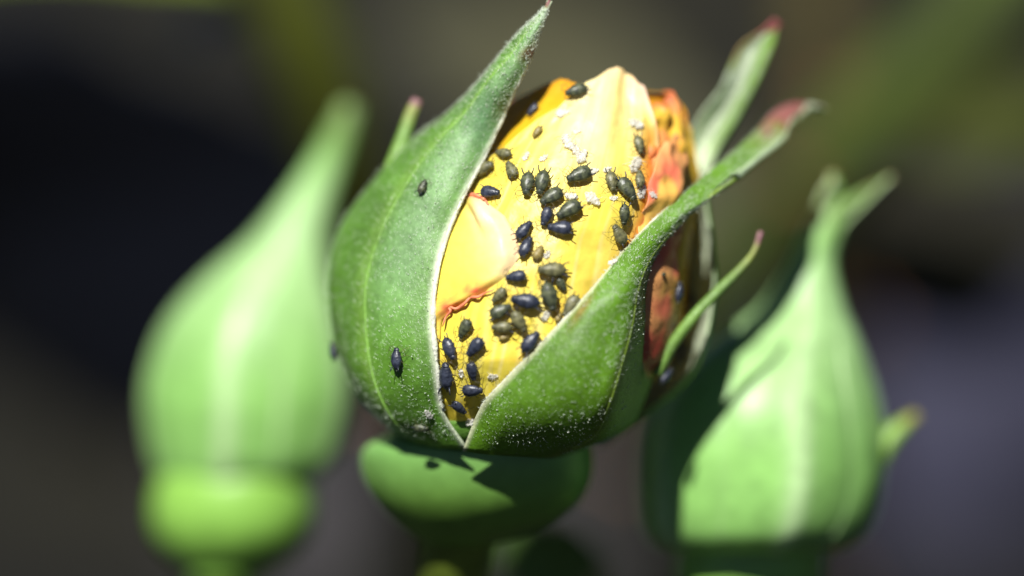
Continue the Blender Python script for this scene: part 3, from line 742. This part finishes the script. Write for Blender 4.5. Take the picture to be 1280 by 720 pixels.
# stones added on the soil behind; the blue ones stand in for skylit shade
def on_ground(px, py):
    d = P(float(px), float(py), 0.0) - CAM; t = -CAM[2] / d[2]; return CAM + d * t
def stone(label, px, py, size, col, seed):
    p = on_ground(px, py); p[2] = ground_z(p[0], p[1]) - size * .12
    n, m = 28, 18; v = []
    for i in range(m):
        ph = math.pi * i / (m - 1)
        for j in range(n):
            a = 2 * math.pi * j / n; d = np.array([math.sin(ph) * math.cos(a), math.sin(ph) * math.sin(a), math.cos(ph)])
            k = 1 + .28 * nz(*(d * 1.3 + seed)) + .10 * nz(*(d * 4 + seed))
            v.append(d * k * size * np.array([.62, .5, .36]) + np.array([0, 0, size * .3]))
    f = [[i * n + j, (i + 1) * n + j, (i + 1) * n + (j + 1) % n, i * n + (j + 1) % n] for i in range(m - 1) for j in range(n)]
    o = link('stone', mesh(v, f), STONE[col]); o.location = tuple(p); o['label'] = label; o['category'] = 'stone'
STONE = {'blue': plant_mat('shade_blue_stone', color=(.017, .017, .040), attr=False, rough=.7, transl=0, nscale=60, nvar=.3, bump=.001, bscale=120, big=15),  # blue skylit shade of the soil, put into the stone colour
         'grey': plant_mat('grey_stone', color=(.040, .036, .042), attr=False, rough=.8, transl=0, nscale=60, nvar=.3, bump=.001, bscale=120, big=15)}
stone('blurred blue stone added as skylit shade on the soil beside the forked closed bud', 1240, 520, .070, 'blue', 1.0)
stone('blurred blue stone added as skylit shade low on the soil, next to the larger one', 1150, 660, .05, 'blue', 5.0)
stone('blurred mauve grey stone on the soil between the two hips', 440, 640, .045, 'grey', 9.0)
stone('blurred mauve grey stone on the soil under the curling sepal', 770, 660, .03, 'grey', 13.0)

# ---------------------------------------------------------------- aphids
bpy.context.view_layer.update()
BVP, BVF = [], []
for o in bud.children:
    if o.name.split('.')[0] in ('front_petal', 'side_petal', 'crumpled_petal', 'rolled_petal', 'folded_petal', 'sepal', 'hip', 'inner_petal', 'sepal_lobe', 'calyx'):
        b = len(BVP); BVP += [tuple(np.array(v.co) + base_bud) for v in o.data.vertices]
        BVF += [[b + i for i in p.vertices] for p in o.data.polygons]
BV = BVHTree.FromPolygons(BVP, BVF)

def bug_mat(name, col, col2, rough, coat):
    m, nt, out = mat_base(name); N = nt.nodes; L = nt.links
    tc = N.new('ShaderNodeTexCoord')
    n = N.new('ShaderNodeTexNoise'); n.inputs['Scale'].default_value = 4.5; n.inputs['Detail'].default_value = 4
    L.new(tc.outputs['Object'], n.inputs['Vector'])
    r = N.new('ShaderNodeValToRGB'); r.color_ramp.elements[0].position = .38; r.color_ramp.elements[1].position = .66
    r.color_ramp.elements[0].color = (*col, 1); r.color_ramp.elements[1].color = (*col2, 1)
    L.new(n.outputs['Fac'], r.inputs[0])
    b = N.new('ShaderNodeBsdfPrincipled'); L.new(r.outputs[0], b.inputs['Base Color'])
    vo = N.new('ShaderNodeTexVoronoi'); vo.inputs['Scale'].default_value = 11; L.new(tc.outputs['Object'], vo.inputs['Vector'])
    bp = N.new('ShaderNodeBump'); bp.inputs['Strength'].default_value = .3; bp.inputs['Distance'].default_value = .00005
    L.new(vo.outputs['Distance'], bp.inputs['Height']); L.new(bp.outputs[0], b.inputs['Normal'])
    b.inputs['Roughness'].default_value = rough; b.inputs['Coat Weight'].default_value = coat; b.inputs['Coat Roughness'].default_value = .3
    L.new(b.outputs[0], out.inputs['Surface']); return m
BM = {'black': bug_mat('aphid_blue_black', (.012, .015, .026), (.042, .050, .078), .42, .15),
      'dark': bug_mat('aphid_green_black', (.022, .028, .018), (.105, .118, .058), .45, .1),
      'olive': bug_mat('aphid_olive', (.060, .060, .026), (.190, .180, .080), .5, .08),
      'tan': bug_mat('aphid_tan', (.16, .12, .025), (.30, .23, .07), .5, .05),
      'limb': bug_mat('aphid_limb', (.03, .025, .012), (.16, .12, .05), .45, .05)}
def skin_mat():
    m, nt, out = mat_base('shed_skin'); N = nt.nodes; L = nt.links
    b = N.new('ShaderNodeBsdfPrincipled'); b.inputs['Base Color'].default_value = (.74, .73, .66, 1); b.inputs['Roughness'].default_value = .3
    b.inputs['Specular IOR Level'].default_value = .7
    t = N.new('ShaderNodeBsdfTranslucent'); t.inputs[0].default_value = (.85, .83, .75, 1)
    mx = N.new('ShaderNodeMixShader'); mx.inputs[0].default_value = .3
    L.new(b.outputs[0], mx.inputs[1]); L.new(t.outputs[0], mx.inputs[2])
    tp = N.new('ShaderNodeBsdfTransparent'); m2 = N.new('ShaderNodeMixShader'); m2.inputs[0].default_value = .3
    L.new(mx.outputs[0], m2.inputs[1]); L.new(tp.outputs[0], m2.inputs[2]); L.new(m2.outputs[0], out.inputs['Surface']); return m
BM['skin'] = skin_mat()

# all in body lengths; +x head, +z away from the surface
def body_mesh(kind):
    prof = {'plump': [(-.50, .02), (-.48, .12), (-.42, .22), (-.30, .275), (-.14, .30), (.02, .275), (.16, .24), (.27, .19), (.33, .165), (.38, .16), (.45, .135), (.485, .09), (.50, .02)],
            'slim': [(-.50, .02), (-.47, .08), (-.40, .155), (-.28, .235), (-.10, .272), (.08, .255), (.2, .21), (.30, .165), (.35, .15), (.39, .145), (.45, .12), (.48, .08), (.50, .02)]}[kind]
    pr = cr(np.array(prof), 34); n = 22; v = []
    for i, (x, r) in enumerate(pr):
        r = max(r, .004)
        seg = 1 + 0.03 * math.cos(x * 62) - (.07 * math.exp(-((x - .34) / .025) ** 2)) if x < .40 else 1
        for j in range(n):
            a = 2 * math.pi * j / n; y, z = r * seg * math.cos(a), r * seg * math.sin(a) * .88
            if abs(math.cos(a)) > .75 and x < .3: y *= 1 + .03 * math.cos(x * 62)
            y *= 1 + .05 * math.exp(-(z / .05) ** 2) * math.cos(x * 62); z *= .86 + .10 * math.exp(-(y / .05) ** 2)
            if z < 0: z *= .75
            v.append((x, y + .01 * nz(x * 7, a * 2, 1), z + .24 + .03 * (x < .4) + .01 * nz(x * 6, a, 7)))
    f = [[i * n + j, i * n + (j + 1) % n, (i + 1) * n + (j + 1) % n, (i + 1) * n + j] for i in range(33) for j in range(n)] + [list(range(n)), [33 * n + j for j in range(n)][::-1]]
    f = [q[::-1] for q in f]
    return v, f
def mk(v, f, mat): 
    me = mesh(v, f); me.materials.append(BM[mat]); return me
BODY = {}
for kd in ('plump', 'slim'):
    for c in ('black', 'dark', 'olive', 'tan'):
        BODY[kd, c] = mk(*body_mesh(kd), c)
def leg_mesh(ax, k, sgn, mat='limb', r=.010):
    reach = (.50, .46, .52)[k]; fx = (.20, .02, -.30)[k]
    p = [(ax, sgn * .12, .20), (ax + fx * .45, sgn * (.12 + reach * .45), .30), (ax + fx * 1.1, sgn * (.12 + reach * .80), .06), (ax + fx * 1.35, sgn * (.12 + reach * .92), .008)]
    return mk(*tube_data(cr(np.array(p), 10), np.linspace(r, r * .5, 10), 6), mat)
LEGS = [leg_mesh(ax, k, s) for k, ax in enumerate((.26, .12, -.02)) for s in (-1, 1)]
ANT = [mk(*tube_data(cr(np.array([(.46, s * .07, .30), (.58, s * .18, .34), (.50, s * .36, .30), (.20, s * .52, .24)]), 12), np.linspace(.012, .006, 12), 6), 'limb') for s in (-1, 1)]
CORN = [mk(*tube_data([(-.36, s * .16, .36), (-.46, s * .21, .42), (-.58, s * .24, .45)], [.028, .022, .019], 8), 'black') for s in (-1, 1)]
CAUDA = mk(*tube_data([(-.46, 0, .26), (-.54, 0, .27), (-.60, 0, .28)], [.035, .028, .008], 8), 'dark')
def husk_mesh(seed):
    v, f = body_mesh('slim'); v = [(x, y * (1 + .7 * nz(x * 5, seed, 2)), .02 + max(0, (z - .06)) * (.5 + .45 * nz(x * 6, y * 9, seed))) for x, y, z in v]
    v = [(x + .05 * nz(y * 8, z * 9, seed), y + .05 * nz(x * 8, z * 8, seed + 3), z) for x, y, z in v]
    return mk(v, f, 'skin')
HUSK = [husk_mesh(s) for s in (1.1, 4.4, 7.9)]
SKLEG = [leg_mesh(ax, k, s, 'skin', .017) for k, ax in enumerate((.26, .12, -.02)) for s in (-1, 1)]

def place(name, label, cat, group, x, y, length, ang, flat=0.0):
    d = Vector(P(float(x), float(y), 0.0) - CAM).normalized()
    hit, n, _, _ = BV.ray_cast(Vector(CAM), d, 1.0)
    if hit is None: print('MISS', label, x, y); return None
    n = Vector(n)
    if n.dot(d) > 0: n = -n
    a = math.radians(ang); h = Vector(U * math.cos(a) + V * math.sin(a))
    h = (h - n * h.dot(n)).normalized(); s = n.cross(h)
    o = thing(name, label, cat, hit - n * 0.00002, group)
    L_ = length / 20 * 0.001
    o.rotation_mode = 'QUATERNION'
    o.rotation_quaternion = Matrix((h, s, n)).transposed().to_quaternion(); o.scale = (L_, L_, L_)
    return o
def child(nm, me, o):
    c = bpy.data.objects.new(nm, me); COL.objects.link(c); c.parent = o; return c

APH = [  # x, y, length, heading of the head, shape, colour, label
 (720, 116, 30, 200, 'slim', 'dark', 'grey-green aphid on the top edge of the cream petal'),
 (668, 140, 19, 250, 'plump', 'black', 'round black aphid alone on the orange-yellow petal behind the cream one'),
 (673, 167, 18, 245, 'slim', 'tan', 'small pale brown aphid just below the orange-yellow petal edge'),
 (609, 212, 30, 10, 'plump', 'olive', 'olive aphid half tucked under the white woolly sepal margin'),
 (632, 195, 25, 150, 'slim', 'olive', 'dull olive aphid in the shaded cleft beside the woolly sepal'),
 (641, 214, 25, 120, 'plump', 'olive', 'olive aphid just below the shaded cleft, beside the one under the sepal margin'),
 (616, 243, 27, -20, 'plump', 'black', 'black aphid beside the small pink curl of petal'),
 (661, 233, 33, -90, 'slim', 'dark', 'upright dark aphid of a close pair, the one nearer the woolly sepal'),
 (678, 231, 34, -100, 'slim', 'dark', 'upright dark aphid of a close pair, the one nearer the shed skins'),
 (722, 221, 33, 205, 'plump', 'dark', 'dark green aphid right below the white patch of shed skins'),
 (689, 249, 32, 215, 'plump', 'dark', 'dark green aphid slanting just below the upright pair'),
 (763, 229, 28, -85, 'slim', 'olive', 'brownish olive aphid just above the black-green aphid near the red petal edge'),
 (781, 240, 34, -60, 'plump', 'dark', 'black-green aphid among shed skins next to the red petal edge'),
 (797, 226, 25, 80, 'slim', 'olive', 'grey olive aphid on the orange petal edge beside the long shed skin'),
 (797, 183, 25, -85, 'slim', 'olive', 'olive aphid on the orange petal edge below the uppermost legged shed skin'),
 (710, 265, 34, 215, 'plump', 'dark', 'green-black aphid above the plump blue-black aphid lying level'),
 (682, 272, 25, -110, 'plump', 'black', 'small blue-black aphid wedged between two slanting larger aphids'),
 (656, 289, 28, 50, 'slim', 'black', 'blue-black aphid at the upper end of the pale pink fold'),
 (700, 287, 31, 175, 'plump', 'black', 'shiny plump blue-black aphid lying level on the yellow petal'),
 (659, 311, 29, 68, 'slim', 'black', 'blue-black aphid on the rim of the pale pink fold, beside a yellowish nymph'),
 (673, 317, 20, 60, 'plump', 'tan', 'translucent yellowish nymph beside the blue-black aphid on the pink fold'),
 (689, 339, 36, 180, 'slim', 'olive', 'long brown-olive aphid lying level on the bright yellow petal'),
 (646, 347, 26, 185, 'plump', 'black', 'round glossy black aphid below the pale pink fold'),
 (701, 355, 19, -60, 'plump', 'dark', 'small dark nymph tucked under the long brown-olive aphid'),
 (686, 371, 38, -75, 'slim', 'dark', 'large dark aphid standing head down below the brown-olive one'),
 (625, 370, 23, 225, 'plump', 'olive', 'small olive aphid next to the red rim of the folded petal'),
 (657, 377, 37, 170, 'slim', 'black', 'long black aphid lying level in the middle of the lower cluster'),
 (712, 383, 31, 235, 'plump', 'olive', 'grey-green aphid close to the pale margin of the curling sepal'),
 (627, 389, 29, 25, 'plump', 'dark', 'dark olive aphid left under the small olive one in the lower cluster'),
 (649, 401, 31, -60, 'slim', 'olive', 'olive aphid under the long black aphid, head pointing down the petal'),
 (628, 409, 27, 180, 'slim', 'olive', 'olive aphid lying level at the bottom of the lower cluster'),
 (663, 427, 32, 50, 'slim', 'black', 'black aphid seen side on, at the sepal edge apart from the clusters'),
 (584, 411, 27, 235, 'plump', 'dark', 'dark aphid below the red rim, topmost of the group in the base cleft'),
 (566, 436, 31, -60, 'slim', 'black', 'black aphid along the woolly sepal margin in the base cleft'),
 (596, 434, 29, 225, 'plump', 'black', 'black aphid on the yellow side of the base cleft, second down'),
 (563, 467, 37, 80, 'slim', 'black', 'largest black aphid in the base cleft, against the woolly margin'),
 (593, 462, 25, -90, 'plump', 'black', 'short black aphid above the purplish one in the base cleft'),
 (593, 485, 27, 10, 'plump', 'black', 'purplish black aphid low in the base cleft'),
 (576, 506, 23, -60, 'plump', 'black', 'lowest black aphid where the two sepals meet'),
 (500, 448, 28, 90, 'slim', 'black', 'blue-black aphid alone on the outside of the bluish green sepal'),
 (422, 437, 23, 100, 'plump', 'black', 'black aphid on the outer curve of the bluish green sepal, beside the closed bud'),
 (528, 532, 20, 20, 'plump', 'dark', 'dark aphid at the shaded foot of the bluish green sepal'),
 (530, 235, 20, 70, 'slim', 'dark', 'dusky aphid on the upper half of the bluish green sepal'),
 (777, 268, 27, -90, 'slim', 'dark', 'dark grey aphid below the black-green one along the red petal edge'),
 (770, 293, 28, 130, 'plump', 'olive', 'dark olive aphid just above the curling sepal margin'),
 (843, 364, 26, 80, 'slim', 'black', 'blue-black aphid on the red petal behind the curling sepal'),
 (867, 375, 23, 100, 'plump', 'black', 'blue-black aphid on the pale standing sepal beside the red petal'),
 (858, 440, 25, 60, 'plump', 'black', 'black aphid in the dark gap under the thin sepal lobe'),
 (829, 467, 23, 20, 'plump', 'black', 'black aphid at the root of the thin sepal lobe'),
 (828, 343, 9, 10, 'slim', 'dark', 'tiny dark nymph at the edge of the red petal'),
 (698, 397, 13, 60, 'plump', 'tan', 'tiny tan nymph below the head-down dark aphid'),
 (630, 422, 13, 10, 'slim', 'tan', 'tiny brown nymph below the lower cluster'),
]
for (x, y, L_, ang, kd, c, lab) in APH:
    o = place('aphid', lab, 'aphid', 'aphids feeding on the rose bud', x, y, L_, ang)
    if o is None: continue
    child('body', BODY[kd, c], o)
    for m_ in LEGS: child('leg', m_, o)
    for m_ in ANT: child('antenna', m_, o)
    for m_ in CORN: child('cornicle', m_, o)
    child('cauda', CAUDA, o)

SKN = [  # x, y, length, heading, label
 (703, 142, 20, 10, 'white shed skin under the edge of the orange-yellow petal'),
 (794, 155, 22, 160, 'legged white shed skin near the crumpled orange petals, uppermost on that side'),
 (709, 178, 24, 110, 'legged white shed skin at the upper end of the white patch'),
 (721, 165, 12, 10, 'small pale shed skin above the white patch'),
 (680, 198, 14, 40, 'small brownish white shed skin apart from the white patch'),
 (658, 196, 15, 80, 'thin pale shed skin beside the shaded cleft'),
 (727, 196, 22, 60, 'bright white shed skin in the middle of the white patch'),
 (718, 187, 20, 130, 'crumpled white shed skin joined to the legged one in the white patch'),
 (793, 206, 25, 55, 'long bright white shed skin on the orange petal edge'),
 (742, 214, 14, 20, 'white shed skin next to the dark green aphid below the white patch'),
 (759, 212, 13, 30, 'small white shed skin between the dark green and brownish olive aphids'),
 (801, 241, 20, 60, 'white shed skin stuck on the red petal edge'),
 (816, 244, 13, -20, 'small white shed skin on the red petal next to the curling sepal'),
 (767, 248, 12, 20, 'small white shed skin beside the black-green aphid'),
 (714, 246, 18, 170, 'flat white shed skin between two dark green aphids'),
 (740, 249, 24, -40, 'legged white shed skin below the dark green aphid, out on the yellow'),
 (684, 318, 13, 60, 'white shed skin beside the yellowish nymph'),
 (682, 395, 16, 60, 'white shed skin below the head-down dark aphid'),
 (616, 470, 14, 20, 'white shed skin near the base cleft, on the yellow petal'),
 (577, 466, 13, 80, 'white shed skin between black aphids in the base cleft'),
 (766, 328, 14, 40, 'greyish shed skin at the margin of the curling sepal'),
 (841, 407, 13, 40, 'pinkish white shed skin at the foot of the red petal'),
 (590, 527, 17, 30, 'brownish shed skin where the two sepals meet, below the lowest aphid'),
 (536, 517, 15, 120, 'tan shed skin at the shaded foot of the bluish green sepal'),
 (868, 421, 15, 70, 'white shed skin on the pale standing sepal below its aphid'),
]
for i, (x, y, L_, ang, lab) in enumerate(SKN):
    o = place('shed_skin', lab, 'aphid skin', 'shed aphid skins on the rose bud', x, y, L_, ang)
    if o is None: continue
    child('husk', HUSK[i % 3], o)
    for k in range(6):
        if (k * 7 + i) % 5: child('leg', SKLEG[k] if (k + i) % 3 else LEGS[k], o)
